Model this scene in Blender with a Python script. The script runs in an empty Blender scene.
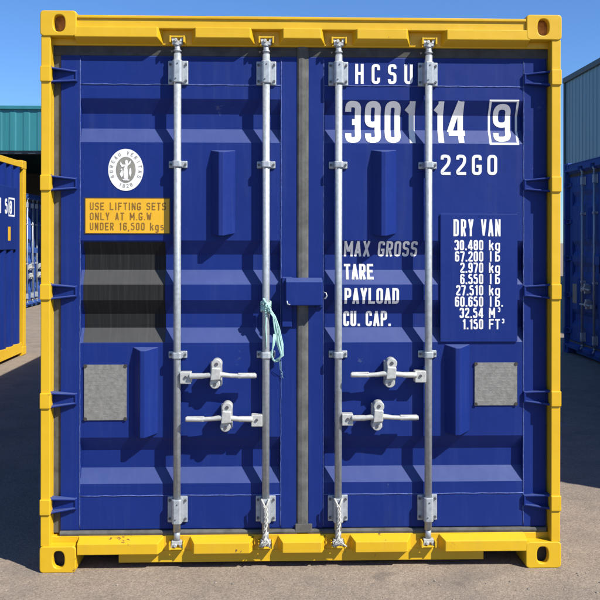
import bpy, bmesh, math, random
from mathutils import Vector, Matrix
random.seed(7)
C = bpy.context.scene
# ------------------------------------------------------------------ camera, sky, sun, exposure
F = 833.0                                        # focal length in pixels of the 600 px photograph
CAM = Vector((-0.127, -3.886, 1.541)); YAW = 0.029; PYH = 240.4
cam_d = bpy.data.cameras.new('camera'); cam = bpy.data.objects.new('camera', cam_d)
C.collection.objects.link(cam); C.camera = cam
cam.location = CAM; cam.rotation_euler = (math.pi/2, math.radians(-0.07), -YAW)
cam_d.sensor_width = 36; cam_d.lens = 36*F/600; cam_d.shift_y = -(300-PYH)/600
cam_d.clip_start = .05; cam_d.clip_end = 2000
SUN = Vector((1.25, -1.0, 1.58)).normalized()
elev = math.asin(SUN.z); az = math.atan2(SUN.x, SUN.y)
w = bpy.data.worlds.new('World'); C.world = w; w.use_nodes = True
nt = w.node_tree; nt.nodes.clear()
sk = nt.nodes.new('ShaderNodeTexSky'); sk.sky_type = 'NISHITA'; sk.sun_disc = False
sk.sun_elevation = elev; sk.sun_rotation = az; sk.air_density = 1.0; sk.dust_density = 0; sk.ozone_density = 5.0
bg = nt.nodes.new('ShaderNodeBackground'); bg.inputs[1].default_value = .078
wo = nt.nodes.new('ShaderNodeOutputWorld')
tn = nt.nodes.new('ShaderNodeMix'); tn.data_type = 'RGBA'; tn.blend_type = 'MULTIPLY'; tn.inputs[0].default_value = 1; tn.inputs[7].default_value = (.68, .93, 1.25, 1)   # clearer, bluer air
nt.links.new(sk.outputs[0], tn.inputs[6]); nt.links.new(tn.outputs[2], bg.inputs[0]); nt.links.new(bg.outputs[0], wo.inputs[0])
sd = bpy.data.lights.new('sun', 'SUN'); sd.energy = 5.0; sd.angle = math.radians(.5); sd.color = (1, .95, .86)
so = bpy.data.objects.new('sun', sd); C.collection.objects.link(so)
so.rotation_euler = (-SUN).to_track_quat('-Z', 'Y').to_euler(); so.location = (6, -5, 9)
C.view_settings.view_transform = 'Standard'; C.view_settings.look = 'None'
C.view_settings.exposure = 0.70; C.view_settings.gamma = 1; C.view_settings.use_curve_mapping = False

FW = Vector((math.sin(YAW), math.cos(YAW), 0)); RT = Vector((math.cos(YAW), -math.sin(YAW), 0))
def at(px, py, Y):                               # measured pixel -> point on the plane y = Y
    d = FW + RT*((px-300)/F) + Vector((0, 0, (PYH-py)/F))
    return CAM + d*((Y-CAM.y)/d.y)
def ax(px, Y): return at(px, 300, Y).x
def az_(py, Y, px=300): return at(px, py, Y).z

# ------------------------------------------------------------------ materials
def newmat(name):
    m = bpy.data.materials.new(name); m.use_nodes = True
    n = m.node_tree; b = n.nodes['Principled BSDF']
    return m, n, b
def node(n, t, **k):
    x = n.nodes.new(t)
    for a, v in k.items():
        if a.startswith('i_'):
            x.inputs[a[2:].replace('_', ' ')].default_value = v
        else: setattr(x, a, v)
    return x
def objco(n, scale=(1, 1, 1)):
    tc = node(n, 'ShaderNodeTexCoord'); mp = node(n, 'ShaderNodeMapping')
    mp.inputs['Scale'].default_value = scale
    n.links.new(tc.outputs['Object'], mp.inputs['Vector']); return mp.outputs[0]
def noise(n, co, scale, detail=5, rough=.6):
    x = node(n, 'ShaderNodeTexNoise', i_Scale=scale, i_Detail=detail, i_Roughness=rough)
    n.links.new(co, x.inputs['Vector']); return x.outputs['Fac']
def ramp(n, f, stops):
    r = node(n, 'ShaderNodeValToRGB'); e = r.color_ramp.elements
    while len(e) < len(stops): e.new(.5)
    for q, (p, c) in zip(e, stops):
        q.position = p; q.color = (*c, 1) if len(c) == 3 else c
    n.links.new(f, r.inputs[0]); return r.outputs[0]
def g(v): return (v, v, v)
def mix(n, fac, a, b, mode='MIX'):
    x = node(n, 'ShaderNodeMix', data_type='RGBA', blend_type=mode)
    for s, v in ((x.inputs[0], fac), (x.inputs[6], a), (x.inputs[7], b)):
        if isinstance(v, (int, float)): s.default_value = v
        elif isinstance(v, tuple): s.default_value = (*v, 1)
        else: n.links.new(v, s)
    return x.outputs[2]
def up_sheen(n, c, sheen, amount):               # light sheen painted into the colour of upward faces, broken up by noise
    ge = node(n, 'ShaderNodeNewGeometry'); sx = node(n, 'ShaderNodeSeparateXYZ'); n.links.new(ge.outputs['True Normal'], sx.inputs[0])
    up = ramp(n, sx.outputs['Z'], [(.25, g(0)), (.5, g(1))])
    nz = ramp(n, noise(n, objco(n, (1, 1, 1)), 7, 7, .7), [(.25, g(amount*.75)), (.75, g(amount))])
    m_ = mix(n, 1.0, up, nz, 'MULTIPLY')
    return mix(n, m_, c, sheen)
def bump(n, b, h, strength, dist):
    x = node(n, 'ShaderNodeBump', i_Strength=strength, i_Distance=dist)
    n.links.new(h, x.inputs['Height']); n.links.new(x.outputs[0], b.inputs['Normal'])
def paint(name, col, col2, rough=.38, chips=(.2, .09, .03), chip_at=.70, chalk=.25, wave=.0012, dirt=(.25, .22, .18), spec=.4, sheen=None):
    m, n, b = newmat(name)
    co = objco(n); st = objco(n, (14, 14, .9))
    big = noise(n, co, 1.6, 4); fine = noise(n, co, 60, 6, .7); streak = noise(n, st, 1.6, 6, .65)
    c = mix(n, ramp(n, big, [(.3, g(0)), (.7, g(1))]), col, col2)
    s = ramp(n, streak, [(.52, g(0)), (.8, g(chalk))])
    c = mix(n, s, c, dirt)
    med = noise(n, co, 9, 8, .75)
    sc = ramp(n, noise(n, objco(n, (3, 3, 40)), 4, 8, .8), [(.70, g(0)), (.74, g(.22))])
    c = mix(n, sc, c, (.45, .45, .45))
    cm = ramp(n, med, [(chip_at, g(0)), (chip_at+.015, g(1))])
    c = mix(n, cm, c, chips)
    if sheen: c = up_sheen(n, c, *sheen)
    n.links.new(c, b.inputs['Base Color'])
    r = ramp(n, mix(n, .5, streak, fine), [(.3, g(rough-.08)), (.7, g(rough+.16))])
    n.links.new(r, b.inputs['Roughness'])
    ad = node(n, 'ShaderNodeMath', operation='ADD')
    mu = node(n, 'ShaderNodeMath', operation='MULTIPLY'); mu.inputs[1].default_value = .06
    n.links.new(fine, mu.inputs[0]); n.links.new(mu.outputs[0], ad.inputs[0])
    n.links.new(noise(n, co, 5, 2), ad.inputs[1])
    b.inputs['Specular IOR Level'].default_value = spec
    bump(n, b, ad.outputs[0], .55, wave*6)
    return m
def plain(name, col, rough=.5, metal=0, var=.12, scale=25, bmp=0):
    m, n, b = newmat(name); co = objco(n)
    f = noise(n, co, scale, 6, .65)
    lo = tuple(max(0, c*(1-var)) for c in col); hi = tuple(min(1, c*(1+var)) for c in col)
    n.links.new(ramp(n, f, [(.3, lo), (.7, hi)]), b.inputs['Base Color'])
    b.inputs['Roughness'].default_value = rough; b.inputs['Metallic'].default_value = metal
    if bmp: bump(n, b, f, .5, bmp)
    return m
M = {}
M['blue'] = paint('blue_paint', (.0044, .0178, .136), (.0062, .0225, .158), chip_at=.675, chalk=.2, chips=(.035, .055, .16), dirt=(.04, .06, .17), spec=.2, rough=.5, sheen=((.13, .165, .30), .36))
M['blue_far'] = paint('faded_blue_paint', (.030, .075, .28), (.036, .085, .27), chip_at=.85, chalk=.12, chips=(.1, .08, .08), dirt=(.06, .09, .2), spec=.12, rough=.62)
M['yellow_worn'] = paint('chipped_yellow_paint', (.56, .33, .008), (.61, .38, .012), chip_at=.63, chalk=.16, chips=(.13, .065, .03), rough=.45, dirt=(.36, .20, .05))
M['blue_worn'] = plain('worn_highlight_blue', (.055, .085, .26), .6, 0, .5, 60)  # paler seam paint: wear, plus lit weld highlights put into the colour
M['yellow'] = paint('yellow_paint', (.57, .34, .008), (.62, .385, .012), chip_at=.665, chalk=.10, chips=(.16, .07, .02), rough=.42, dirt=(.55, .30, .05))
M['zinc'] = plain('galvanised_steel', (.37, .40, .42), .5, .4, .20, 55, .0006)
M['zinc_white'] = plain('cast_zinc', (.44, .445, .42), .55, .25, .18, 70, .0006)
M['bolt'] = plain('dark_bolt', (.10, .10, .11), .5, .4)
M['rubber'] = plain('grey_rubber', (.082, .082, .077), .8, 0, .4, 14, .001)
M['shaded_rubber'] = plain('shaded_rubber', (.045, .045, .043), .8, 0, .4, 14, .001)  # seal rubber darkened: shade under the header put into its colour
M['white'] = plain('white_lettering', (.70, .70, .70), .55, 0, .06, 90)
M['plate'] = plain('dull_metal_plate', (.22, .215, .195), .5, .25, .25, 60, .0015)
M['sign'] = plain('yellow_sticker', (.66, .36, .012), .5, 0, .05, 10)
M['black'] = plain('black_print', (.035, .03, .025), .6, 0, .2, 30)
M['print'] = plain('brown_print', (.20, .10, .012), .6, 0, .2, 30)
M['grey_print'] = plain('grey_print', (.22, .21, .18), .6, 0, .15, 60)
M['inside'] = plain('dark_interior', (.03, .03, .035), .8)
M['rust'] = plain('rusty_casting_inside', (.55, .24, .06), .85, 0, .5, 30, .002)
M['wood'] = plain('floor_planks', (.12, .08, .05), .8)
M['cord'] = plain('pale_green_cord', (.34, .56, .51), .85, 0, .3, 200, .001)
M['tie'] = plain('white_twine', (.44, .43, .39), .85, 0, .25, 200, .001)
def patch_mat():
    m, n, b = newmat('scuffed_grey_film'); co = objco(n); st = objco(n, (60, 1, 1.6))
    f = noise(n, st, 1.6, 8, .75); k = noise(n, co, 3, 3)
    c = ramp(n, f, [(.3, (.006, .0062, .007)), (.5, (.010, .0105, .0115)), (.66, (.024, .024, .023)), (.75, (.065, .062, .058))])
    c = mix(n, ramp(n, k, [(.3, g(0)), (.7, g(.4))]), c, (.016, .016, .015))
    c = up_sheen(n, c, (.14, .14, .138), .42)  # pale sheen of the upward slopes painted into the film
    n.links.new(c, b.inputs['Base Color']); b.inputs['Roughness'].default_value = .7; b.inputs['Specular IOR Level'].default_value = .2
    return m
M['film'] = patch_mat()
def ground_mat():
    m, n, b = newmat('pale_gravelly_asphalt'); co = objco(n)
    big = noise(n, co, .5, 4, .6); mid = noise(n, co, 3.2, 6, .65); fine = noise(n, co, 55, 6, .8); grit = noise(n, co, 160, 3, .7)
    vo = node(n, 'ShaderNodeTexVoronoi', feature='F1', i_Scale=130.0, i_Randomness=1.0); n.links.new(co, vo.inputs['Vector'])
    c = ramp(n, mid, [(.28, (.165, .134, .106)), (.5, (.232, .183, .140)), (.75, (.28, .225, .172))])
    c = mix(n, ramp(n, big, [(.35, g(0)), (.65, g(.55))]), c, (.205, .17, .132))
    stone = ramp(n, vo.outputs['Color'], [(.1, g(.68)), (.5, g(1.0)), (.95, g(1.35))])
    c = mix(n, .75, c, stone, 'MULTIPLY')
    c = mix(n, ramp(n, fine, [(.36, g(.55)), (.48, g(0))]), c, (.10, .088, .075))
    c = mix(n, ramp(n, grit, [(.64, g(0)), (.72, g(.7))]), c, (.62, .58, .52))
    stain = noise(n, objco(n, (1, 1.6, 1)), 1.9, 5, .6)
    c = mix(n, ramp(n, stain, [(.54, g(0)), (.68, g(.42))]), c, (.125, .112, .10))
    wv = node(n, 'ShaderNodeTexVoronoi', feature='DISTANCE_TO_EDGE', i_Scale=.9)      # hairline cracks
    wc = node(n, 'ShaderNodeVectorMath', operation='ADD'); ns = node(n, 'ShaderNodeTexNoise', i_Scale=2.2, i_Detail=6.0, i_Roughness=.7)
    n.links.new(co, ns.inputs['Vector']); n.links.new(co, wc.inputs[0]); n.links.new(ns.outputs['Color'], wc.inputs[1]); n.links.new(wc.outputs[0], wv.inputs['Vector'])
    cr = ramp(n, wv.outputs['Distance'], [(.0, g(.55)), (.006, g(0))])
    br = ramp(n, noise(n, co, 1.3, 2), [(.5, g(0)), (.6, g(1))])
    c = mix(n, mix(n, 1.0, cr, br, 'MULTIPLY'), c, (.07, .06, .05))
    oil = ramp(n, noise(n, objco(n, (1.1, 1, 1)), 3.6, 3, .5), [(.645, g(0)), (.70, g(.4))])
    c = mix(n, oil, c, (.085, .075, .068))
    n.links.new(c, b.inputs['Base Color']); b.inputs['Roughness'].default_value = .93
    ad = node(n, 'ShaderNodeMath', operation='SUBTRACT'); n.links.new(fine, ad.inputs[0]); n.links.new(vo.outputs['Distance'], ad.inputs[1])
    bump(n, b, ad.outputs[0], .4, .004)
    return m
M['ground'] = ground_mat()
M['stone'] = plain('pebble', (.25, .215, .18), .9, 0, .5, 8)
def clad(name, col, var):
    m, n, b = newmat(name); co = objco(n); st = objco(n, (3, 3, .25))
    f = noise(n, st, 1.2, 5, .6)
    n.links.new(ramp(n, f, [(.3, tuple(c*(1-var) for c in col)), (.7, tuple(c*(1+var) for c in col))]), b.inputs['Base Color'])
    b.inputs['Roughness'].default_value = .5
    return m
M['teal'] = clad('teal_cladding', (.022, .17, .20), .12)
M['greyblue'] = clad('blue_grey_cladding', (.14, .225, .27), .10)
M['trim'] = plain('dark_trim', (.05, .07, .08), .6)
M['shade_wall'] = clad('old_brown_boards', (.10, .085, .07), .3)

# ------------------------------------------------------------------ mesh helpers
class MB:
    def __init__(s): s.bm = bmesh.new()
    def poly(s, pts):
        return s.bm.faces.new([s.bm.verts.new(p) for p in pts])
    def hexa(s, p):                             # p: 4 front (x0z0, x1z0, x1z1, x0z1) then the same 4 at the back
        v = [s.bm.verts.new(q) for q in p]
        for i in ((0,1,2,3), (5,4,7,6), (4,0,3,7), (1,5,6,2), (3,2,6,7), (4,5,1,0)):
            s.bm.faces.new([v[k] for k in i])
    def box(s, x0, x1, y0, y1, z0, z1):
        x0, x1 = sorted((x0, x1)); y0, y1 = sorted((y0, y1)); z0, z1 = sorted((z0, z1))
        s.hexa([(x0,y0,z0),(x1,y0,z0),(x1,y0,z1),(x0,y0,z1),(x0,y1,z0),(x1,y1,z0),(x1,y1,z1),(x0,y1,z1)])
    def prism(s, pts, a, d, axis):              # closed polygon swept from a to d along axis; pts in the two other axes
        def P(u, v, t): return {'x': (t, u, v), 'y': (u, t, v), 'z': (u, v, t)}[axis]
        A = [s.bm.verts.new(P(u, v, a)) for u, v in pts]; B = [s.bm.verts.new(P(u, v, d)) for u, v in pts]
        n = len(pts)
        for i in range(n): s.bm.faces.new((A[i], A[(i+1) % n], B[(i+1) % n], B[i]))
        s.bm.faces.new(A[::-1]); s.bm.faces.new(B)
    def cyl(s, p0, p1, r0, r1=None, seg=18, caps=True):
        r1 = r0 if r1 is None else r1
        p0, p1 = Vector(p0), Vector(p1); d = (p1-p0).normalized()
        u = d.orthogonal().normalized(); v = d.cross(u)
        ring = lambda p, r: [s.bm.verts.new(p+u*math.cos(t*2*math.pi/seg)*r+v*math.sin(t*2*math.pi/seg)*r) for t in range(seg)]
        A, B = ring(p0, r0), ring(p1, r1)
        for i in range(seg):
            f = s.bm.faces.new((A[i], A[(i+1) % seg], B[(i+1) % seg], B[i])); f.smooth = True
        if caps: s.bm.faces.new(A[::-1]); s.bm.faces.new(B)
    def tube(s, pts, r, seg=8):
        pts = [Vector(p) for p in pts]; rings = []
        for i, p in enumerate(pts):
            d = (pts[min(i+1, len(pts)-1)]-pts[max(i-1, 0)]).normalized()
            u = d.cross(Vector((.13, .97, .2))).normalized(); v = d.cross(u)
            rr = r[i] if isinstance(r, list) else r
            rings.append([s.bm.verts.new(p+u*math.cos(t*2*math.pi/seg)*rr+v*math.sin(t*2*math.pi/seg)*rr) for t in range(seg)])
        for A, B in zip(rings, rings[1:]):
            for i in range(seg):
                f = s.bm.faces.new((A[i], A[(i+1) % seg], B[(i+1) % seg], B[i])); f.smooth = True
        s.bm.faces.new(rings[0][::-1]); s.bm.faces.new(rings[-1])
    def ball(s, c, r, sx=1, sy=1, sz=1):
        bmesh.ops.create_icosphere(s.bm, subdivisions=2, radius=r, matrix=Matrix.Translation(c) @ Matrix.Diagonal((sx, sy, sz, 1)))
    def build(s, name, mat, parent=None, bevel=0, seg=2):
        bmesh.ops.recalc_face_normals(s.bm, faces=s.bm.faces[:])
        me = bpy.data.meshes.new(name); s.bm.to_mesh(me); s.bm.free()
        me.materials.append(M[mat]); o = bpy.data.objects.new(name, me); C.collection.objects.link(o)
        if parent is not None: o.parent = parent
        if bevel:
            b = o.modifiers.new('bevel', 'BEVEL'); b.width = bevel; b.segments = seg; b.limit_method = 'ANGLE'; b.angle_limit = math.radians(35)
            b.harden_normals = False
        return o
def bolt(parent, p0, p1, r, seg=6, name='bolt', mat='bolt'):
    m = MB(); m.cyl(p0, p1, r, seg=seg); return m.build(name, mat, parent)
def tag(o, label=None, cat=None, group=None, kind=None):
    for k, v in (('label', label), ('category', cat), ('group', group), ('kind', kind)):
        if v: o[k] = v
    return o
def empty(name, loc=(0, 0, 0), rz=0):
    o = bpy.data.objects.new(name, None); o.location = loc; o.rotation_euler.z = rz; o.empty_display_size = .2
    C.collection.objects.link(o); return o
def copy_tree(o, parent=None, skip=()):
    c = o.copy(); C.collection.objects.link(c); c.parent = parent
    for ch in list(o.children):
        if ch.name.split('.')[0] in skip: continue
        copy_tree(ch, c, skip)
    return c

# ------------------------------------------------------------------ stencil lettering made of strokes
def round_path(pts, r, closed=False, n=4):
    pts = [Vector(p) for p in pts]; out = []; N = len(pts)
    for i, p in enumerate(pts):
        if not closed and i in (0, N-1): out.append(p); continue
        a, b = pts[i-1], pts[(i+1) % N]
        da, db = (a-p), (b-p); k = min(r, da.length*.5, db.length*.5)
        q0, q1 = p+da.normalized()*k, p+db.normalized()*k
        for j in range(n+1):
            t = j/n; out.append(q0*(1-t)**2+p*2*t*(1-t)+q1*t*t)
    return out
def strip(pts, th, closed):
    N = len(pts); L = []; R = []
    for i in range(N):
        a = pts[i-1] if (closed or i > 0) else pts[i]; b = pts[(i+1) % N] if (closed or i < N-1) else pts[i]
        p = pts[i]
        d0 = (p-a).normalized() if (p-a).length > 1e-7 else (b-p).normalized()
        d1 = (b-p).normalized() if (b-p).length > 1e-7 else d0
        n0 = Vector((-d0.y, d0.x)); n1 = Vector((-d1.y, d1.x)); m = (n0+n1)
        m = m.normalized() if m.length > 1e-6 else n0
        k = th/2/max(.45, m.dot(n0)); L.append(p+m*k); R.append(p-m*k)
    q = [(L[i], L[(i+1) % N], R[(i+1) % N], R[i]) for i in range(N if closed else N-1)]
    return q
def glyph(ch, w, t):
    l, R, b, T, c, m = t/2, w-t/2, t/2, 1-t/2, w/2, .52
    h = .17
    S = {
    '0': [([(l,b),(R,b),(R,T),(l,T)],1)], 'O': [([(l,b),(R,b),(R,T),(l,T)],1)], 'D': [([(l,0),(l,1)],0), ([(l,T),(R,T),(R,b),(l,b)],0)],
    '1': [([(c+t*.3,0),(c+t*.3,1)],0), ([(c-w*.3,T-.17),(c+t*.3,T-.01)],0)],
    '2': [([(l,T-h),(l,T),(R,T),(R,m+.06),(l,b+.12),(l,b),(w,b)],0)],
    '3': [([(l,T-h),(l,T),(R,T),(R,b),(l,b),(l,b+h)],0), ([(l+w*.26,m),(R,m)],0)],
    '4': [([(w-t*.8,0),(w-t*.8,1)],0), ([(w-t*.95,1.0),(l*.75,.27)],0), ([(l*.35,.25),(w,.25)],0)],
    '5': [([(R,T),(l,T),(l,m+.08),(R,m+.08),(R,b),(l,b),(l,b+h)],0)],
    '6': [([(R,T-h),(R,T),(l,T),(l,m-.1)],0), ([(l,b),(R,b),(R,m+.06),(l,m+.06)],1)],
    '7': [([(0,T),(R,T),(R,T-.12),(c-w*.1,0)],0)],
    '8': [([(l,b),(R,b),(R,T),(l,T)],1), ([(l,m),(R,m)],0)],
    '9': [([(l,m-.06),(R,m-.06),(R,T),(l,T)],1), ([(R,m+.1),(R,b),(l,b),(l,b+h)],0)],
    'A': [([(l*.9,0),(c,1.02-t*.2)],0), ([(c,1.02-t*.2),(w-l*.9,0)],0), ([(l+w*.12,.28),(R-w*.12,.28)],0)],
    'B': [([(l,b),(R,b),(R,m),(l,m)],1), ([(l,m),(R-.02,m),(R-.02,T),(l,T)],1)],
    'C': [([(R,T-.24),(R,T),(l,T),(l,b),(R,b),(R,b+.24)],0)],
    'E': [([(w,T),(l,T),(l,b),(w,b)],0,'s'), ([(l,m),(w*.88,m)],0)],
    'F': [([(w,T),(l,T),(l,0)],0,'s'), ([(l,m),(w*.88,m)],0)],
    'G': [([(R,T-.19),(R,T),(l,T),(l,b),(R,b),(R,.36)],0), ([(c-t*.1,.43),(w,.43)],0)],
    'H': [([(l,0),(l,1)],0), ([(R,0),(R,1)],0), ([(l,m),(R,m)],0)],
    'I': [([(c,0),(c,1)],0)], 'l': [([(c-w*.15,0),(c-w*.15,1)],0)],
    'K': [([(l,0),(l,1)],0), ([(R,1),(l+t*.3,.42)],0), ([(c-w*.1,.55),(R+.02,0)],0)],
    'L': [([(l,1),(l,b),(w,b)],0,'s')],
    'M': [([(l,0),(l,1)],0), ([(R,0),(R,1)],0), ([(l,.96),(c,.32)],0), ([(c,.32),(R,.96)],0)],
    'N': [([(l,0),(l,1)],0), ([(R,0),(R,1)],0), ([(l,.95),(R,.05)],0)],
    'P': [([(l,0),(l,1)],0), ([(l,T),(R,T),(R,m-.06),(l,m-.06)],0)],
    'R': [([(l,0),(l,1)],0), ([(l,T),(R,T),(R,m-.03),(l,m-.03)],0), ([(c,m-.05),(R,0)],0)],
    'S': [([(R,T-h),(R,T),(l,T),(l,m),(R,m),(R,b),(l,b),(l,b+h)],0)],
    'T': [([(c,0),(c,T)],0), ([(0,T),(w,T)],0)],
    'U': [([(l,1),(l,b),(R,b),(R,1)],0)],
    'V': [([(l*.9,1),(c,t*.3)],0), ([(c,t*.3),(w-l*.9,1)],0)],
    'W': [([(l*.8,1),(w*.28,.05)],0), ([(w*.28,.05),(c,.75)],0), ([(c,.75),(w*.72,.05)],0), ([(w*.72,.05),(w-l*.8,1)],0)],
    'X': [([(l*.9,0),(w-l*.9,1)],0), ([(l*.9,1),(w-l*.9,0)],0)],
    'Y': [([(c,0),(c,.45)],0), ([(l*.9,1),(c,.42)],0), ([(w-l*.9,1),(c,.42)],0)],
    'k': [([(l,0),(l,1)],0), ([(R,.7),(l,.3)],0), ([(c,.42),(R,0)],0)],
    'g': [([(l,.06),(R,.06),(R,.66),(l,.66)],1), ([(R,.7),(R,-.22),(l,-.22)],0)],
    'b': [([(l,b),(R,b),(R,.58),(l,.58)],1), ([(l,0),(l,1)],0)],
    's': [([(R,.64),(l,.64),(l,.38),(R,.38),(R,b),(l,b)],0)],
    '.': [([(c-t*.5,t*.5),(c+t*.5,t*.5)],0)], ',': [([(c-t*.2,t*.7),(c-t*.2,-.14)],0)], ' ': []}
    return S[ch]
def text_quads(s, h, w, t, gap, wd=None, slant=0):
    """quads of (u, v, layer); u from 0; h = cap height, w = width/height ratio, t = stroke/height, gap = gap/height"""
    out = []; u = 0; layer = 0
    for ch in s:
        ww = w
        if ch in '.,': ww = max(t*1.1, w*.3)
        if ch == '1': ww = max(w*.68, t*1.9)
        if ch == '4': ww = w*1.12
        if ch == 'I': ww = max(t*1.1, w*.45)
        if ch == ' ': ww = w*(wd or .7)
        if ch in 'MW': ww = w*1.25
        for st in glyph(ch, ww, t):
            style = st[2] if len(st) > 2 else ''
            pts = [Vector((a, b)) for a, b in st[0]]
            r = 0 if style == 's' else min(.2, (ww-t)*.49)
            if style != 's' and len(pts) > 2: pts = round_path(pts, r, bool(st[1]), 6)
            for q in strip(pts, t, bool(st[1])): out.append([((u+p.x+slant*p.y)*h, p.y*h, layer % 4) for p in q])
            layer += 1
        u += ww+gap
    return out, (u-gap)*h
def lettering(mb, s, x0, z0, h, ysurf, w=.5, t=.15, gap=.16, width=None, right=False, slant=0, wd=None, lift=.0012):
    if width:                                   # fit the glyph width so that the line is this long
        for _ in range(12):
            _, L = text_quads(s, h, w, t, gap, wd, slant); w *= 1+.8*(width/L-1)
    q, L = text_quads(s, h, w, t, gap, wd, slant)
    if right: x0 -= L
    for f in q: mb.poly([(x0+u, 0, z0+v) for u, v, k in f])
    mb._layers = getattr(mb, '_layers', []) + [f[0][2] for f in q]
    return L
def drape(mb, prof, breaks, lift):
    """lay flat lettering (made at y = 0) over a surface y = prof(z)"""
    bm = mb.bm
    lay = bm.faces.layers.int.new('layer'); bm.faces.ensure_lookup_table()
    for f, k in zip(bm.faces, mb._layers): f[lay] = k
    for z in breaks:
        bmesh.ops.bisect_plane(bm, geom=bm.verts[:]+bm.edges[:]+bm.faces[:], plane_co=(0, 0, z), plane_no=(0, 0, 1), dist=1e-6)
    for f in bm.faces:
        for v in f.verts: v.co.y = prof(v.co.z)-lift-f[lay]*.00025

# ------------------------------------------------------------------ the ground
gm = MB(); gm.poly([(-300, -60, 0), (300, -60, 0), (300, 500, 0), (-300, 500, 0)])
tag(gm.build('ground', 'ground'), kind='structure')
gv = MB()
for _ in range(420):
    u = random.random(); x = random.uniform(-1.8, 1.9); y = random.uniform(-1.0, .02) if u < .75 else random.uniform(-.4, 3)
    if -1.25 < x < 1.25 and y > -.03: continue
    if u >= .75 and x < 1.3: continue
    r = random.choice([.0025, .003, .003, .004, .005, .007])
    bmesh.ops.create_icosphere(gv.bm, subdivisions=1, radius=r, matrix=Matrix.Translation((x, y, r*.25)) @ Matrix.Rotation(random.random()*6, 4, 'Z') @ Matrix.Diagonal((1, random.uniform(.6, 1), random.uniform(.4, .7), 1)))
tag(gv.build('loose_gravel', 'stone'), 'loose pale grit scattered on the asphalt before the container', 'gravel', kind='stuff')

# ------------------------------------------------------------------ shipping container
YD = .065                                        # outer face of the doors
REC = .036                                       # depth of their corrugations
zt = lambda py: az_(py, YD)
RECS = [(zt(99.5), zt(143)), (zt(240.5), zt(284.5)), (zt(300), zt(342.5)), (zt(436.5), zt(482.5))]
SL = .068
def prof(z):
    for a, b in RECS:
        if b < z < a:
            return YD + REC*min(1, (a-z)/SL, (z-b)/SL)
    return YD
BREAKS = [z for a, b in RECS for z in (a, a-SL, b+SL, b)]
W2, H, LEN = 1.219, 2.605, 6.058
RX = [ax(177.3, .03), ax(266, .03), ax(338.5, .03), ax(428.5, .03)]
ZTOP, ZBOT = zt(57), zt(528)
HZ = [az_(p, .04) for p in (77, 184, 291.5, 398.5, 503)]

def corner_fitting(parent, sx, ty, top, mat):
    """cast corner block with its end aperture open; ty = 0 front, 1 rear"""
    x1, x0 = W2, W2-.168
    z0, z1 = (H-.118, H) if top else (0, .122)
    cx, cz = (x0+x1)/2-.004, (z0+z1)/2; hw, hh = .027, .039
    mb = MB(); n = 64
    hole = []
    for i in range(n):
        a = 2*math.pi*i/n; c, s_ = math.cos(a), math.sin(a)
        hole.append((cx+hw*math.copysign(abs(c)**.75, c), cz+hh*math.copysign(abs(s_)**.8, s_)))
    outer = []
    for i in range(n):
        a = 2*math.pi*i/n; c, s_ = math.cos(a), math.sin(a); k = 1/max(abs(c), abs(s_))
        outer.append((cx+c*k*(x1-x0)/2, cz+s_*k*(z1-z0)/2))
    ro = .016; ux, uz = (x0+x1)/2, (z0+z1)/2; bx_, bz_ = (x1-x0)/2-ro, (z1-z0)/2-ro
    for i in range(n):                           # outline with rounded corners, found along each ray
        a = 2*math.pi*i/n; c, s_ = math.cos(a)*(x1-x0)/2, math.sin(a)*(z1-z0)/2; k = 1/max(abs(math.cos(a)), abs(math.sin(a))); c *= k; s_ *= k
        lo, hi = 0, 1.01
        for _ in range(30):
            t = (lo+hi)/2; qx, qz = abs(c*t)-bx_, abs(s_*t)-bz_
            dd = math.hypot(max(qx, 0), max(qz, 0))+min(max(qx, qz), 0)-ro
            lo, hi = (t, hi) if dd < 0 else (lo, t)
        outer[i] = (ux+c*lo, uz+s_*lo)
    yf = 0.0
    def V(p, y): return mb.bm.verts.new((sx*p[0], y if ty == 0 else LEN-y, p[1]))
    A = [V(p, yf) for p in outer]; B = [V(p, yf) for p in hole]; D = [V(p, .03) for p in hole]; E = [V(p, .172) for p in outer]
    for i in range(n):
        j = (i+1) % n
        for f in ((A[i], A[j], B[j], B[i]), (B[i], B[j], D[j], D[i]), (A[j], A[i], E[i], E[j])): mb.bm.faces.new(f)
    mb.bm.faces.new(E)
    o = mb.build('corner_fitting', mat+'_worn' if mat == 'yellow' else mat, parent, .005, 3)
    h = MB(); yy = (.030, .048) if ty == 0 else (LEN-.048, LEN-.030)
    h.box(sx*(cx-hw-.012), sx*(cx+hw+.012), yy[0], yy[1], cz-hh-.012, cz+hh+.012)
    h.bm.faces.ensure_lookup_table()
    bmesh.ops.delete(h.bm, geom=[f for f in h.bm.faces if abs(f.calc_center_median().y-(yy[0] if ty == 0 else yy[1])) < 1e-4], context='FACES')
    h.build('fitting_cavity', 'rust' if top else 'inside', o)
    return o

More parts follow.
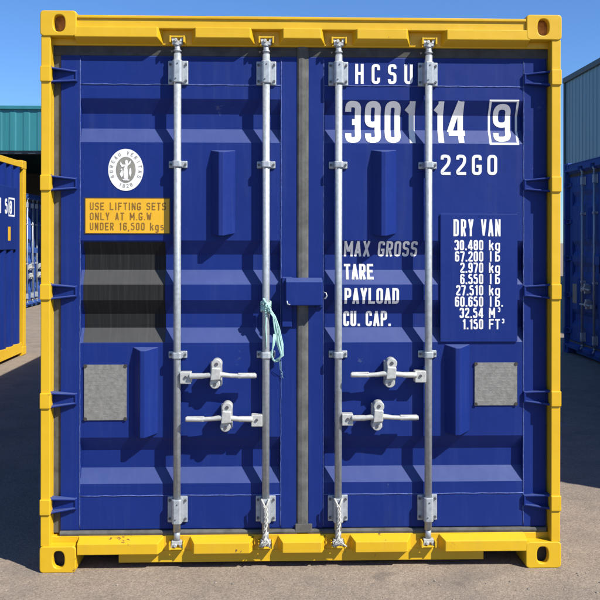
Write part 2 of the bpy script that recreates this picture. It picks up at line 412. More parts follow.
def door_parts(root, side, blue, detail):
    """side -1 = left leaf, 1 = right leaf, as seen from outside"""
    if side < 0: xo, xi = ax(60.5, YD), ax(297.3, YD); so_, si = ax(80, YD), ax(281, YD)
    else:        xo, xi = ax(546, YD), ax(308.2, YD); so_, si = ax(523.5, YD), ax(323.6, YD)
    m = MB()
    pts = [(YD, ZTOP)]
    for a, b in RECS: pts += [(YD, a), (YD+REC, a-SL), (YD+REC, b+SL), (YD, b)]
    pts += [(YD, ZBOT), (YD+.052, ZBOT), (YD+.052, ZTOP)]
    m.prism(pts, min(so_, si)-.003, max(so_, si)+.003, 'x')
    for a, b in ((xo, so_), (si, xi)): m.box(a, b, YD-.0015, YD+.05, ZBOT-.001, ZTOP+.001)
    d = m.build('door', blue, root, .004, 2)
    if side > 0: d['label'] = 'door leaf with the white lettering and data panel'
    else: d['label'] = 'door leaf with the yellow notice and scuffed grey patch'
    # weld seams: beads of paint-covered steel
    wd = MB(); xs0, xs1 = sorted((so_, si))
    for z in (zt(85.5), zt(494.5)):
        wd.tube([(xs0+(xs1-xs0)*i/24, YD-.0002+random.uniform(-.0006, .0006), z+random.uniform(-.0012, .0012)) for i in range(25)], .0028, 6)
    for x in (so_, si):
        zs = [ZBOT+.01+(ZTOP-ZBOT-.02)*i/90 for i in range(91)]
        wd.tube([(x+random.uniform(-.001, .001), YD-.0005, z) for z in zs], .0026, 6)
    wd.build('weld_seam', 'blue_worn' if blue == 'blue' else blue, d)
    # rubber seal round the leaf
    gk = MB(); xe = ax(50.8, .08) if side < 0 else ax(551.6, .08)
    gk.prism([(xe, YD+.014), (xo, YD+.008), (xo, YD+.03), (xe, YD+.03)], az_(531, .07), zt(49), 'z')
    tg = MB(); tg.box(min(xe, xi), max(xe, xi), YD+.002, YD+.032, ZTOP+.0005, az_(45, .07)); tg.build('top_seal', 'shaded_rubber', d, .002)
    gk.prism([(YD-.010, ZBOT-.003), (YD-.014, ZBOT-.013), (YD-.010, az_(533, .06)-.004), (YD+.03, az_(533, .06)-.004), (YD+.03, ZBOT-.003)], min(xo, xi), max(xo, xi), 'x')
    gk.build('seal', 'rubber', d, .002)
    if side < 0:                                  # the overlapping centre seal belongs to the leaf that closes first
        c = MB(); a, b = ax(296.9, YD-.006), ax(308.6, YD-.006); mid = a+(b-a)*.45
        c.prism([(a, YD+.01), (a, YD-.004), (a+.008, YD-.010), (mid, YD-.012), (b-.010, YD-.007), (b, YD-.001), (b, YD+.01)], az_(530.5, YD), az_(47, YD), 'z')
        c.prism([(a-.006, YD-.005), (a-.006, YD-.014), (b+.018, YD-.014), (b+.018, YD-.005)], az_(532, YD), az_(523, YD), 'z')
        c.build('centre_seal', 'rubber', d, .003)
    # hinges
    for i, z in enumerate(HZ):
        h = MB()
        if side < 0: a, b = ax(50.5, .04), ax(76, .05)
        else:        a, b = ax(552.3, .04), ax(525, .05)
        sgn = 1 if b > a else -1; hr, ht = .037, .025
        h.hexa([(a, .058, z-hr), (b, YD-.010, z-ht), (b, YD-.010, z+ht), (a, .058, z+hr), (a, .068, z-hr), (b, YD, z-ht), (b, YD, z+ht), (a, .068, z+hr)])
        for s_ in (1, -1):                        # upper and lower rib
            z0, z1 = (z+s_*hr, z+s_*ht); th = -.009*s_
            h.hexa([(a, .016, z0), (b, YD-.016, z1), (b, YD-.016, z1+th), (a, .016, z0+th), (a, YD-.003, z0), (b, YD-.003, z1), (b, YD-.003, z1+th), (a, YD-.003, z0+th)])
        h.box(b-.006*sgn, b+.004*sgn, YD-.016, YD, z-ht-.002, z+ht+.002)
        h.cyl((a-.004*sgn, .026, z-.042), (a-.004*sgn, .026, z+.042), .0125)
        h.build('hinge', blue, d, .003)
    # ventilators: ridged covers
    vents = [((210.5, 235.5), (150, 236)), ((133, 158.5), (347, 436))] if side < 0 else [((371, 396.5), (149, 236)), ((444.5, 470), (345, 435))]
    for (p0, p1), (q0, q1) in vents:
        v = MB(); Y = YD; a, b = ax(p0, Y), ax(p1, Y); t, bo = az_(q0, Y-.02), az_(q1, Y-.02)
        mid = a+(b-a)*.40; pr = .050
        T = [(a, Y+.001, t), (mid-.006, Y-pr, t-.012), (mid+.016, Y-pr, t-.012), (b, Y+.001, t)]
        B = [(a, Y+.001, bo+.006), (mid-.006, Y-pr, bo), (mid+.016, Y-pr, bo), (b, Y+.001, bo+.012)]
        tv = [v.bm.verts.new(p) for p in T]; bv = [v.bm.verts.new(p) for p in B]
        for i in range(3): v.bm.faces.new((tv[i], tv[i+1], bv[i+1], bv[i]))
        v.bm.faces.new(tv[::-1]); v.bm.faces.new(bv); v.bm.faces.new((tv[0], bv[0], bv[3], tv[3]))
        v.build('ventilator', blue, d, .003)
    # locking rods, their brackets, handles
    for k in ((0, 1) if side < 0 else (2, 3)):
        x = RX[k]; y = .030; r = .0172
        rd = MB(); zt_, zb_ = az_(44, y), az_(541, y)
        rd.cyl((x, y, zb_+.05), (x, y, zt_-.05), r, seg=24)
        rd.cyl((x, y, zt_-.052), (x, y, zt_-.012), r*.82); rd.cyl((x, y, zt_-.040), (x, y, zt_-.034), r*1.05); rd.cyl((x, y, zt_-.016), (x, y, zt_-.004), r*.95)
        rd.cyl((x, y, zb_+.010), (x, y, zb_+.052), r*.85)
        rd.build('locking_rod', 'zinc', d)
        for z, s_ in ((zt_-.002, 1), (zb_+.002, -1)):   # cam ends: a forked hook
            cm = MB()
            cm.box(x-.024, x+.024, y-.016, y+.010, z-.007*s_, z+.010*s_)
            for q in (-1, 1):
                cm.hexa([(x+q*.010, y-.018, z+.006*s_), (x+q*.024, y-.018, z+.006*s_), (x+q*.030, y-.014, z+.026*s_), (x+q*.017, y-.014, z+.028*s_),
                         (x+q*.010, y+.012, z+.006*s_), (x+q*.024, y+.012, z+.006*s_), (x+q*.030, y+.010, z+.026*s_), (x+q*.017, y+.010, z+.028*s_)])
            cm.cyl((x-.006, y-.024, z+.012*s_), (x-.006, y+.01, z+.012*s_), .008)
            cm.build('cam', 'zinc_white', d, .002)
        for pa, pb in ((60.5, 84.5), (497, 523)):        # four-bolt guide brackets
            z1, z0 = az_(pa, y), az_(pb, y); gbm = MB(); hw = .047
            gbm.box(x-hw, x+hw, YD-.012, YD-.002, z0, z1)
            gbm.prism([(x-.027, YD-.010), (x-.022, .014), (x-.012, .007), (x+.012, .007), (x+.022, .014), (x+.027, YD-.010)], z0+.004, z1-.004, 'z')
            gb = gbm.build('guide_bracket', 'zinc', d, .004)
            for u in (-1, 1):
                for q in (z0+.018, z1-.018): bolt(d, (x+u*.037, YD-.020, q), (x+u*.037, YD-.010, q), .0062)
                bolt(d, (x+u*.004-.002, .0045, (z0+z1)/2+u*.035), (x+u*.004-.002, .009, (z0+z1)/2+u*.035), .0035)
        for pm in (164.5, 355):
            z = az_(pm, y); sb = MB(); hw = .044
            sb.box(x-hw, x+hw, YD-.010, YD-.001, z-.017, z+.017)
            sb.prism([(x-.026, YD-.008), (x-.021, .012), (x-.012, .008), (x+.012, .008), (x+.021, .012), (x+.026, YD-.008)], z-.015, z+.015, 'z')
            sb.build('guide_bracket', 'zinc', d, .004)
            for u in (-1, 1): bolt(d, (x+u*.035, YD-.018, z), (x+u*.035, YD-.008, z), .006)
    specs = [(0, 1, 375.5), (1, -1, 418.5)] if side < 0 else [(3, -1, 375), (2, 1, 418)]
    for k, sg, pz in specs:                       # hub rod, direction of the bar, height
        x = RX[k]; z = az_(pz, .0); h = MB(); y = -.004
        X = lambda u: x+sg*u
        h.box(X(.015), X(.068), .000, .052, z-.038, z+.016)                    # hub clamp
        h.box(X(.062), X(.125), y-.004, y+.010, z-.014, z+.012)
        pts = [(.06, y, z-.002), (.12, y-.002, z), (.15, y-.006, z+.004), (.19, y-.008, z+.008), (.22, y-.006, z+.006), (.25, y-.004, z+.002), (.30, y-.006, z), (.372, y-.012, z+.002)]
        rad = [.013, .012, .012, .013, .012, .0105, .0105, .0105]
        h.tube([(X(a), b_, c_) for a, b_, c_ in pts], rad, 12)
        h.box(X(.285), X(.368), y-.014, y+.004, z-.010, z+.014)
        hd = h.build('handle', 'zinc_white', d, .004, 3)
        bolt(d, (X(.042), -.006, z-.006), (X(.042), .006, z-.006), .007)
        # catch that holds the bar shut
        c = MB(); xc = X(.183); zc = z+.006
        c.box(xc-.026, xc+.026, .020, YD-.001, zc-.058, zc+.054)
        c.cyl((xc+.004, -.016, zc+.048), (xc+.004, .044, zc+.048), .025, .025, 20)
        c.hexa([(xc-.024, -.026, zc-.024), (xc+.022, -.026, zc-.020), (xc+.024, -.026, zc+.030), (xc-.018, -.026, zc+.034),
                (xc-.026, .03, zc-.026), (xc+.024, .03, zc-.024), (xc+.026, .03, zc+.036), (xc-.022, .03, zc+.04)])
        c.cyl((xc-.004, -.008, zc-.042), (xc-.004, .044, zc-.042), .024, .026, 20)
        c.build('handle_catch', 'zinc_white', d, .004, 3)
        bolt(d, (xc+.004, -.020, zc+.050), (xc+.004, -.012, zc+.050), .008, 12)
        bolt(d, (xc-.004, -.012, zc-.046), (xc-.004, -.004, zc-.046), .007, 12)
    # identity plates
    px = (84.5, 127, 364, 419) if side < 0 else (474.5, 517, 363, 406)
    p = MB(); x0, x1 = ax(px[0], YD), ax(px[1], YD); z1, z0 = zt(px[2]), zt(px[3])
    p.box(x0, x1, YD-.006, YD-.0025, z0, z1)
    for i in range(13):                           # embossed rows
        zz = z1-.02-(z1-z0-.04)*i/12
        xx = x0+.02
        while xx < x1-.03:
            ww = random.uniform(.006, .03)
            if random.random() < .7: p.box(xx, min(xx+ww, x1-.018), YD-.0064, YD-.0055, zz-.0022, zz+.0022)
            xx += ww+.008
    p.build('identity_plate', 'plate', d, .0012)
    for a in (x0+.006, x1-.006):
        for q in (z0+.006, z1-.006): bolt(d, (a, YD-.0085, q), (a, YD-.002, q), .0085, 10, 'rivet', 'black')
    return d

def lock_box(root, blue):
    m = MB(); a, b = ax(285.8, -.01), ax(322.6, -.01); t, bo = az_(281.5, -.01), az_(305.5, -.01)
    y0 = -.012
    m.hexa([(a, y0, bo), (b, y0, bo), (b, y0, t), (a, y0, t), (a, .052, bo-.004), (b, .052, bo-.004), (b, .052, t+.016), (a, .052, t+.016)])
    m.box(ax(282, .05), ax(292, .05), .040, .0625, az_(327, .05), az_(277, .05))
    m.box(ax(316, .05), ax(323, .05), .050, .0625, az_(308, .05), az_(280, .05))
    lb = m.build('lock_box', blue, root, .004)
    h = MB(); x, z = b+.006, az_(297, 0)
    h.tube([(x, .03, z+.02), (x+.012, .025, z+.017), (x+.016, .02, z+.004), (x+.010, .02, z-.008), (x-.002, .025, z-.010)], .0035, 8)
    h.tube([(a+.006, y0-.004, bo+.022), (a+.008, y0-.006, bo+.008), (a+.02, y0-.004, bo+.004)], .003, 6)
    h.build('wire_hook', 'zinc', lb)

def container(blue, frame, loc, rz):
    root = empty('shipping_container', loc, rz)
    for sx in (-1, 1):
        for ty in (0, 1):
            for top in (0, 1): corner_fitting(root, sx, ty, top, frame)
        p = MB(); X = lambda v: sx*v                       # front post: outer flange and the deeper inner return
        z0, z1 = .120, H-.116
        p.box(X(W2-.003), X(W2-.047), .006, .020, z0, z1)
        p.box(X(W2-.002), X(W2-.014), .0185, .17, z0, z1)
        p.box(X(W2-.0135), X(W2-.104), YD+.034, YD+.047, z0, z1)
        p.box(X(W2-.033), X(W2-.045), .0195, YD+.035, z0, z1)
        for z in HZ:
            p.box(X(W2-.0005), X(W2-.049), -.002, .030, z-.036, z+.036)
        p.build('corner_post', frame, root, .004, 3)
        p = MB(); p.box(X(W2-.003), X(W2-.09), LEN-.12, LEN-.008, z0, z1); p.build('corner_post', frame, root, .006)
        r = MB(); r.box(X(W2-.006), X(W2-.07), .165, LEN-.165, .045, .18); r.build('bottom_rail', frame, root, .004)
        r = MB(); r.box(X(W2-.008), X(W2-.07), .165, LEN-.165, H-.10, H-.02); r.build('top_rail', frame, root, .004)
        s_ = MB()                                  # corrugated side wall
        pts = []; y = .165
        cyc = [(0, 0), (.072, 0), (.140, .036), (.210, .036)]
        while y < LEN-.165:
            for dy, o in cyc: pts.append((min(y+dy, LEN-.164), o))
            y += .278
        pts.append((LEN-.164, 0))
        A = [s_.bm.verts.new((X(W2-.012-o), q, .175)) for q, o in pts]; B = [s_.bm.verts.new((X(W2-.012-o), q, H-.095)) for q, o in pts]
        for i in range(len(pts)-1):
            if abs(pts[i+1][0]-pts[i][0]) > 1e-6: s_.bm.faces.new((A[i], A[i+1], B[i+1], B[i]))
        s_.build('side_wall', blue, root)
    # header
    hd = MB(); xa, xb = W2-.166, W2-.166
    zA, zB, zC, zD = az_(17.5, .01), az_(29.5, .01), az_(38.2, 0), az_(46.2, .05)
    hd.box(-xa, xb, .012, .16, zB, zA)
    hd.box(-xa, xb, .052, .159, zD, zB+.001)
    hd.box(-W2+.02, W2-.02, .054, .13, zD-.002, H-.117)
    hd.box(-xa, xb, .004, .014, zA-.012, zA+.002)
    segs = [(74, 157), (195, 250), (283, 321), (357, 407), (447, 530)]
    for i, (p0, p1) in enumerate(segs):
        x0, x1 = ax(p0, 0), ax(p1, 0); f0 = 0 if i == 0 else .022; f1 = 0 if i == 4 else .022
        hd.hexa([(x0, .001, zC), (x1, .001, zC), (x1, .001, zB+.004), (x0, .001, zB+.004),
                 (x0-f0, .056, zD+.002), (x1+f1, .056, zD+.002), (x1+f1, .056, zB+.004), (x0-f0, .056, zB+.004)])
    hd.build('header', frame, root, .003)
    # sill
    sl = MB(); sA, sB, sC, sD = az_(533.5, .06), az_(542.5, 0), az_(553.5, 0), az_(561.5, .045)
    sl.box(-xa, xb, .052, .16, sC, sA)
    sl.box(-W2+.02, W2-.02, .054, .13, .120, sA-.001)
    sl.box(ax(119, .05), ax(484, .05), .050, .158, sD, sC+.002)
    segs = [(77, 158), (194, 250), (283, 322), (356, 408), (446, 528)]
    for i, (p0, p1) in enumerate(segs):
        x0, x1 = ax(p0, 0), ax(p1, 0); f0 = 0 if i == 0 else .024; f1 = 0 if i == 4 else .024
        sl.hexa([(x0, .001, sC+.001), (x1, .001, sC+.001), (x1, .001, sB), (x0, .001, sB),
                 (x0-f0, .056, sC+.001), (x1+f1, .056, sC+.001), (x1+f1, .056, sA-.003), (x0-f0, .056, sA-.003)])
    sl.build('sill', frame+'_worn' if frame == 'yellow' else frame, root, .003)
    for x in RX:                                  # keepers the cams lock into
        for z, s_ in ((az_(41, .03), 1), (az_(544, .03), -1)):
            k = MB()
            for u in (-1, 1): k.box(x+u*.036, x+u*.028, .006, .053, z-.016, z+.016)
            k.box(x-.036, x+.036, .010, .022, z+s_*.012-.004, z+s_*.012+.004)
            k.build('cam_keeper', frame, root, .002)
    rf = MB(); rf.box(-W2+.03, W2-.03, .12, LEN-.05, H-.030, H-.018); rf.build('roof', blue, root)
    fl = MB(); fl.box(-W2+.06, W2-.06, .13, LEN-.04, .13, .16); fl.build('floor', 'wood', root)
    un = MB()
    for i in range(14): un.box(-W2+.07, W2-.07, .45+i*.4, .50+i*.4, .045, .129)
    un.build('cross_member', frame, root)
    en = MB(); pts = []; x = -W2+.08
    while x < W2-.1:
        for dx, o in ((0, 0), (.1, 0), (.15, .045), (.25, .045)): pts.append((min(x+dx, W2-.08), o))
        x += .3
    pts.append((W2-.08, 0))
    A = [en.bm.verts.new((q, LEN-.02-o, .12)) for q, o in pts]; B = [en.bm.verts.new((q, LEN-.02-o, H-.09)) for q, o in pts]
    for i in range(len(pts)-1):
        if abs(pts[i+1][0]-pts[i][0]) > 1e-6: en.bm.faces.new((A[i], A[i+1], B[i+1], B[i]))
    en.build('end_wall', blue, root)
    er = MB(); er.box(-xa, xb, LEN-.12, LEN-.01, H-.10, H-.02); er.build('rear_rail', frame, root, .004)
    er = MB(); er.box(-xa, xb, LEN-.12, LEN-.01, .03, .15); er.build('rear_rail', frame, root, .004)
    dl = door_parts(root, -1, blue, True); dr = door_parts(root, 1, blue, True)
    lock_box(root, blue)
    return root, dl, dr

main, DL, DR = container('blue', 'yellow', (0, 0, 0), 0)
# bare copies before the markings go on: the blue ones of the yard, each with its own materials below
neighbour = copy_tree(main, skip=('bolt', 'rivet'))

# ------------------------------------------------------------------ markings of the near container
def drape_text(name, lines, parent, mat='white', surf=prof, breaks=BREAKS, lift=.0014, **kw):
    mb = MB()
    for s, p0, p1, top, bot, t in lines:
        x0, x1 = ax(p0, YD), ax(p1, YD); z0, z1 = zt(bot), zt(top)
        lettering(mb, s, x0, z0, z1-z0, 0, t=t, width=x1-x0, **kw)
    drape(mb, surf, breaks, lift); return mb.build(name, mat, parent)
drape_text('lettering', [('HCSU', 355, 412.5, 63.5, 83.5, .145)], DR, gap=.40)
drape_text('lettering', [('3901', 345.5, 416.5, 100.5, 142.5, .142)], DR, gap=.10)
drape_text('lettering', [('14', 434.5, 466, 100.5, 142, .135)], DR, gap=.09)
drape_text('lettering', [('9', 494.5, 512, 102.5, 140.5, .14)], DR)
mb = MB(); fx0, fx1, fz1, fz0 = ax(489.5, YD), ax(519, YD), zt(98.5), zt(144); e = .0105; mb._layers = [0]*4
for q in ((fx0, fx1, fz1-e, fz1), (fx0, fx1, fz0, fz0+e), (fx0, fx0+e, fz0+e, fz1-e), (fx1-e, fx1, fz0+e, fz1-e)):
    mb.poly([(q[0], 0, q[2]), (q[1], 0, q[2]), (q[1], 0, q[3]), (q[0], 0, q[3])])
drape(mb, prof, BREAKS, .0012); mb.build('lettering_frame', 'white', DR)
drape_text('lettering', [('22G0', 440.5, 497, 154, 174.5, .15)], DR, gap=.28)
drape_text('lettering', [('MAX', 344.5, 370.5, 241, 256.5, .15)], DR, gap=.10)
drape_text('lettering', [('GROSS', 378.5, 418, 241, 256.5, .15)], DR, gap=.10)
drape_text('lettering', [('TARE', 344.5, 374, 264, 279.5, .16)], DR, gap=.08)
drape_text('lettering', [('PAYLOAD', 344.5, 399, 288, 304, .16)], DR, gap=.08)
drape_text('lettering', [('CU.', 344, 361, 311.5, 327, .16)], DR, gap=.08)
drape_text('lettering', [('CAP.', 366.5, 392, 311.5, 327, .16)], DR, gap=.08)
dp = MB(); dp.box(ax(440, YD), ax(517, YD), YD-.009, YD-.003, zt(342), zt(213.5)); dp.build('data_panel', 'blue', DR, .0015)
flat = lambda z: YD-.009
def row(s, x, top, bot, t=.16, right=False, w=.42, gap=.11, width=None, wd=None):
    z0, z1 = zt(bot), zt(top)
    mb = MB(); lettering(mb, s, x, z0, z1-z0, 0, t=t, right=right, w=w, gap=gap, width=width, wd=wd)
    drape(mb, flat, [], .0006); mb.build('lettering', 'white', DR)
row('DRY', ax(453, YD), 219, 236, .125, gap=.12, width=ax(473, YD)-ax(453, YD))
row('VAN', ax(480.5, YD), 219, 236, .12, gap=.10, width=ax(500, YD)-ax(480.5, YD))
rows = [('30.480', 'kg'), ('67.200', 'lb'), ('2.970', 'kg'), ('6.550', 'lb'), ('27.510', 'kg'), ('60.650', 'lb.'), ('32.54', 'M'), ('1.150', 'FT')]
for i, (a, b) in enumerate(rows):
    top = 239.8+i*11.33
    row(a, ax(482.8, YD), top, top+10.3, .165, right=True, w=.43, gap=.09)
    row(b, ax(488.5, YD), top, top+10.3, .155, w=.48, gap=.12)
    if i > 5: row('3', ax(497.5 if i == 6 else 501.5, YD), top-.4, top+4.4, .2, w=.5)
# left leaf: scuffed film, yellow notice, oval emblem
fm = MB(); fx0, fx1 = ax(83.5, YD), ax(165, YD); zz = [zt(342), *sorted([z for z in BREAKS if zt(341.5) < z < zt(241.5)]), zt(242)]
for a, b in zip(zz, zz[1:]): fm.poly([(fx0, prof(a)-.0012, a), (fx1, prof(a)-.0012, a), (fx1, prof(b)-.0012, b), (fx0, prof(b)-.0012, b)])
fm.build('scuffed_film', 'film', DL)
sg = MB(); x0, x1, z1, z0 = ax(84.5, YD), ax(170.5, YD), zt(198), zt(234.5)
sg.box(x0, x1, YD-.0024, YD-.0012, z0, z1); sg.build('notice_border', 'black', DL)
sg = MB(); sg.box(x0+.005, x1-.005, YD-.0032, YD-.0020, z0+.005, z1-.005); sg.build('notice', 'sign', DL)
for s, p1, top, bot in (('USE LIFTING SETS', 166, 203, 210.5), ('ONLY AT M.G.W', 151.5, 213, 220.5), ('UNDER 16,500 kgs', 164, 223, 230.5)):
    mb = MB(); a = ax(90, YD); lettering(mb, s, a, zt(bot), zt(top)-zt(bot), 0, t=.135, gap=.2, width=ax(p1, YD)-a, wd=.7)
    drape(mb, lambda z: YD-.0036, [], .0002); mb.build('lettering', 'print', DL)
ex, ez = ax(125.8, YD), zt(170.5); ra, rb = .0825, .099
def disc(mb, rx, rz, y, n=64): mb.poly([(ex+rx*math.cos(2*math.pi*i/n), y, ez+rz*math.sin(2*math.pi*i/n)) for i in range(n)])
e1 = MB(); disc(e1, ra, rb, YD-.002); e1.build('emblem', 'white', DL)
e2 = MB(); disc(e2, ra*.56, rb*.62, YD-.0026)
for word, c0, sp, rr, inv in (('BUREAU VERITAS', 90, 17.5, .72, 1), ('1828', 270, 16, .86, -1)):
    n = len(word)
    for i, ch in enumerate(word):
        ang = math.radians(c0-inv*(i-(n-1)/2)*sp)
        q, L = text_quads(ch, .017, .6, .15, .1)
        cx_, cz_ = ex+ra*rr*math.cos(ang), ez+rb*rr*math.sin(ang); th = ang-math.pi/2*inv
        for f in q:
            e2.poly([(cx_+(u-L/2)*math.cos(th)-v*math.sin(th), YD-.0026-.0002*k, cz_+(u-L/2)*math.sin(th)+v*math.cos(th)) for u, v, k in f])
e2.build('emblem_print', 'grey_print', DL)
e3 = MB()
def shape(pts, k):
    e3.poly([(ex+u*ra*.5, YD-.0032-.0002*k, ez+v*rb*.56) for u, v in pts])
shape([(-.18, -.75), (.22, -.8), (.30, -.3), (.18, .15), (.22, .45), (-.02, .5), (-.16, .2), (-.3, -.2)], 0)
shape([(-.02, .5), (.2, .46), (.28, .68), (.14, .86), (-.04, .8), (-.10, .64)], 1)
shape([(.14, .3), (.5, .5), (.62, .78), (.46, .74), (.34, .58), (.1, .45)], 2)
shape([(-.12, .3), (-.46, .22), (-.66, .5), (-.58, .72), (-.4, .46), (-.08, .44)], 3)
shape([(-.5, -.1), (-.34, -.02), (-.3, -.5), (-.52, -.66), (-.68, -.36)], 4)
shape([(.42, .1), (.6, .16), (.66, -.3), (.5, -.6), (.36, -.3)], 5)
shape([(-.55, .1), (-.4, .12), (-.38, -.02), (-.6, -.06)], 6)
shape([(-.4, -.78), (.44, -.82), (.36, -.92), (-.3, -.9)], 7)
e3.build('emblem_figure', 'white', DL)
tag(main, 'blue container with bright yellow frame, its closed doors facing the camera, white numbers 3901 14', 'container')

# ------------------------------------------------------------------ cords tied on the near container
def wob(p, s): return tuple(c+random.uniform(-s, s) for c in p)
cd = MB(); X = RX[1]
knz = az_(307, 0)
for k in range(7):                                # turns round the rod
    z = knz+.020-k*.0065
    cd.tube([(X+.0225*math.cos(t), .03+.0225*math.sin(t), z+.004*math.sin(2*t+k)) for t in [i*2*math.pi/20 for i in range(21)]], .0042, 6)
for k in range(6):
    cd.tube([wob((X-.01+.012*k*.5, .005-.004*(k % 3), knz+.012-.008*k+u*.01), .004) for u in range(4)], .005, 6)
P = lambda px, py, y=-.002: at(px, py, y)
cd.tube([P(266, 310, .008), P(266.2, 318, .006), P(265.8, 328, .006), P(266.6, 340, .008), P(266, 349, .008)], .003, 6)
for s in range(9):
    o = s*.62
    cd.tube([wob(P(268+o*.3, 309, .004), .002), wob(P(273+o*.5, 317, .01), .002), wob(P(275+o*.8, 328, .016), .003), wob(P(277+o*1.3, 344, .024), .003), wob(P(281+o*.5, 355, .026), .002), wob(P(279-o, 361.5, .028), .002)], .0034, 6)
for s in range(3):
    cd.tube([wob(P(279-s*2, 361, .028), .002), P(275-s, 362-s, .028), P(272-s*.6, 356-s, .026), P(273+s*.6, 345, .022), P(274+s, 334, .02)], .0032, 6)
for s in range(2):
    cd.tube([P(281-s, 361+s, .03), wob(P(282-s*2, 368+2*s, .045), .003), wob(P(281+s*2, 373, .052), .003), wob(P(283-s, 378+s, .055), .002)], .0008, 5)
tag(cd.build('cord', 'cord'), 'frayed pale green cord knotted round the second locking rod and hanging in a loop', 'cord')
def tie(k, lab):                                  # a braided length of twine hanging down the rod foot
    t = MB(); x = RX[k]; za, zb = az_(506, -.005), az_(541, -.005)
    for ph in (0, 2.1, 4.2):
        pts = []
        for i in range(41):
            u = i/40; a = ph+u*15+.6*math.sin(u*9+ph)
            pts.append((x-.002+.007*math.sin(a)+.004*math.sin(u*5), -.006+.006*math.cos(a), za+(zb-za)*u))
        t.tube(pts, [.0034+.0012*random.random() for _ in pts], 6)
    for q, px_ in ((-1, .020), (1, .017)):
        t.tube([(x+q*px_, .004, za+.030), (x+q*px_*.7, -.002, za+.020), (x+q*.006, -.006, za+.004), (x, -.007, za-.01)], .0048, 6)
    for q in range(6):
        t.tube([wob((x, -.006, zb+.012), .004), wob((x+random.uniform(-.025, .025), -.014, zb-.004), .004), wob((x+random.uniform(-.032, .032), -.012, zb-.022), .006)], .0042, 6)
    tag(t.build('white_tie', 'tie'), lab, 'tie', 'white twine tied to the locking rod feet')
tie(1, 'white twine tied to the foot of the locking rod left of the centre seal')
tie(2, 'white twine tied to the foot of the locking rod just right of the centre seal')

# ------------------------------------------------------------------ other containers of the yard
def dress(root, mats):                            # give a copied container its own paint
    def go(o):
        if o.type == 'MESH':
            nm = o.data.materials[0].name
            for a, b in mats.items():
                if nm == M[a].name:
                    key = (o.data.name, b)
                    if key not in dress.cache:
                        me = o.data.copy(); me.materials.clear(); me.materials.append(M[b]); dress.cache[key] = me
                    o.data = dress.cache[key]; break
        for c in o.children: go(c)
    go(root)
dress.cache = {}
def at_ground(px, py):
    d = FW + RT*((px-300)/F) + Vector((0, 0, (PYH-py)/F)); return CAM + d*(-CAM.z/d.z)
def strip_labels(root):
    for c in root.children:
        if 'label' in c: del c['label']
pl = at_ground(26.5, 354.5)                       # far lower corner of the neighbour on the left
NX = pl.x; NY = pl.y
strip_labels(neighbour)
neighbour.location = (NX-W2, NY-LEN, 0)
tag(neighbour, 'blue container with yellow frame left of the near one, its long side in sun', 'container')

def at_x(px, py, X):                              # measured pixel -> point on the plane x = X
    d = FW + RT*((px-300)/F) + Vector((0, 0, (PYH-py)/F)); return CAM + d*((X-CAM.x)/d.x)
def side_mark(name, polys, mat):                  # flat on the marking panel
    mb = MB()
    for f in polys: mb.poly([(NX-.002+.0003*k, u, v) for u, v, k in f])
    o = mb.build(name, mat); o.parent = neighbour; o.location = -neighbour.location; return o
mp = MB(); mp.box(NX-.0115, NX-.003, at_x(-9, 200, NX).y, at_x(17.5, 200, NX).y, at_x(5, 250, NX).z, at_x(5, 186, NX).z)
o = mp.build('marking_panel', 'blue', neighbour, .002); o.location = -neighbour.location
A = [at_x(p, q, NX) for p, q in ((1, 198), (5.5, 198), (8.8, 198), (14.6, 198), (1, 213.5))]
hh = A[0].z-A[4].z; polys = []
for ch, p in (('1', A[0].y-.06), ('5', A[1].y-.02), ('8', A[2].y+.035)):
    q, L = text_quads(ch, hh*(.9 if ch == '8' else 1), .55, .2, .1)
    polys += [[(p+u, A[4].z+v, k) for u, v, k in f] for f in q]
y0, y1, z0, z1 = A[2].y-.005, A[3].y+.01, A[4].z-.03, A[0].z+.02; e = .022
for q in ((y0, y1, z0, z0+e), (y0, y1, z1-e, z1), (y0, y0+e, z0+e, z1-e), (y1-e, y1, z0+e, z1-e)):
    polys.append([(q[0], q[2], 0), (q[1], q[2], 0), (q[1], q[3], 0), (q[0], q[3], 0)])
side_mark('lettering', polys, 'white')
a, b = at_x(8.2, 227, NX), at_x(10.8, 241, NX)
side_mark('notice', [[(a.y, b.z, 0), (b.y, b.z, 0), (b.y, a.z, 0), (a.y, a.z, 0)]], 'sign')

blue = copy_tree(main, skip=('lettering', 'lettering_frame', 'emblem', 'emblem_print', 'emblem_figure', 'notice', 'notice_border', 'scuffed_film', 'data_panel', 'bolt', 'rivet'))
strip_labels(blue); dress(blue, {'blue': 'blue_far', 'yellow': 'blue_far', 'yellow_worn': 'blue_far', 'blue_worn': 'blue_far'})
pr = at_ground(563.5, 351)
G = 'faded blue containers in a row, doors towards the gap'
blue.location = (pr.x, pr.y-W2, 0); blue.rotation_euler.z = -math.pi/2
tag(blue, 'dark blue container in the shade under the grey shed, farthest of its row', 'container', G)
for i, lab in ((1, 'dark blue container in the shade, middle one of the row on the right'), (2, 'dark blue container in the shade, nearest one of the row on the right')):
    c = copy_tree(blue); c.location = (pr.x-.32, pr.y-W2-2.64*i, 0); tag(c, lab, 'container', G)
bl = at_x(33, 308, -5.7)
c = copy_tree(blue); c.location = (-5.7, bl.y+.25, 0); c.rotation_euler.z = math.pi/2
c['group'] = ''; del c['group']
tag(c, 'blue container with pale locking rods seen through the gap, under the teal canopy', 'container')

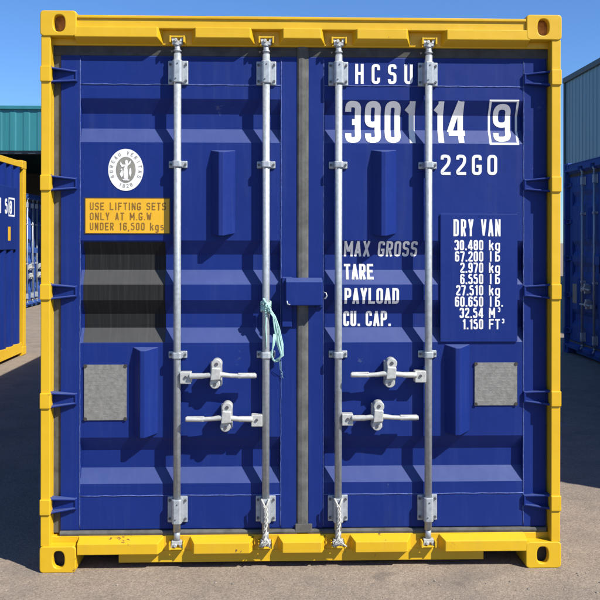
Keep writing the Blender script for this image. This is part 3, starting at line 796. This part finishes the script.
# ------------------------------------------------------------------ sheds behind
def sheet(mb, axis, fixed, a, b, z0, z1, pitch, depth, out):
    """trapezoid cladding along x ('x') or y ('y') at the given plane, ribs towards out"""
    pts = []; u = a
    while u < b:
        for du, o in ((0, 0), (.45, 0), (.55, 1), (.9, 1)): pts.append((min(u+du*pitch, b), o))
        u += pitch
    pts.append((b, 0))
    P = (lambda u, o, z: (u, fixed+out*o*depth, z)) if axis == 'x' else (lambda u, o, z: (fixed+out*o*depth, u, z))
    for (u, o), (v, q) in zip(pts, pts[1:]):
        if v-u > 1e-6 or o != q: mb.poly([P(u, o, z0), P(v, q, z0), P(v, q, z1), P(u, o, z1)])
YF = 14.5
t1, t0 = at(20, 108.5, YF).z, at(20, 151, YF).z
wh = empty('teal_warehouse', (-9, YF, 0))
def sub(mb, name, mat, parent, bevel=0):
    o = mb.build(name, mat, parent, bevel); o.location = -Vector(parent.location); return o
m = MB(); sheet(m, 'x', YF, -22, 0.5, t0, t1, .30, .010, -1); sub(m, 'fascia', 'teal', wh)
m = MB(); m.box(-22, .5, YF-.05, YF+.10, t1-.03, t1+.05); sub(m, 'roof_trim', 'teal', wh, .01)
m = MB(); m.box(-22, .5, YF+.03, YF+14, t1-.35, t1-.08); sub(m, 'roof', 'teal', wh)
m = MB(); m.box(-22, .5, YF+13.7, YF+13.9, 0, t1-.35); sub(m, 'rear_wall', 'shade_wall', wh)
m = MB(); m.box(-22, -21.8, YF+.1, YF+13.7, 0, t1-.35); m.box(.3, .5, YF+.1, YF+13.7, 0, t1-.35); sub(m, 'end_wall', 'teal', wh)
for x in (-21, -16, -10.5, -.2):
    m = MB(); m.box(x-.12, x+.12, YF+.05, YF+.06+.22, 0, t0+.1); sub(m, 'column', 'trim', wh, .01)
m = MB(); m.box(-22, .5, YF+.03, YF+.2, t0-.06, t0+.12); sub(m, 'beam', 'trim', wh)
tag(wh, 'long low warehouse with a teal fascia over its open dark front', 'warehouse')

SXX = pr.x+6.9
e0 = at_x(565.5, 82, SXX); zt2 = e0.z
sh = empty('grey_shed', (SXX+8, e0.y-12, 0))
m = MB(); sheet(m, 'y', SXX, e0.y-26, e0.y, 0, zt2, .33, .016, -1); sub(m, 'wall', 'greyblue', sh)
m = MB(); sheet(m, 'x', e0.y, SXX, SXX+16, 0, zt2, .30, .03, 1); sheet(m, 'x', e0.y-26, SXX, SXX+16, 0, zt2, .30, .03, -1); sub(m, 'end_wall', 'greyblue', sh)
m = MB(); m.box(SXX-.10, SXX+16, e0.y-26.05, e0.y+.08, zt2-.04, zt2+.16); sub(m, 'roof', 'trim', sh, .02)
m = MB(); m.box(SXX-.07, SXX+.08, e0.y-.06, e0.y+.07, 0, zt2-.045); sub(m, 'corner_trim', 'trim', sh, .01)
m = MB(); sheet(m, 'y', SXX+16, e0.y-26, e0.y, 0, zt2, .30, .03, 1); sub(m, 'wall', 'greyblue', sh)
tag(sh, 'tall blue-grey clad shed rising behind the shaded containers', 'shed')
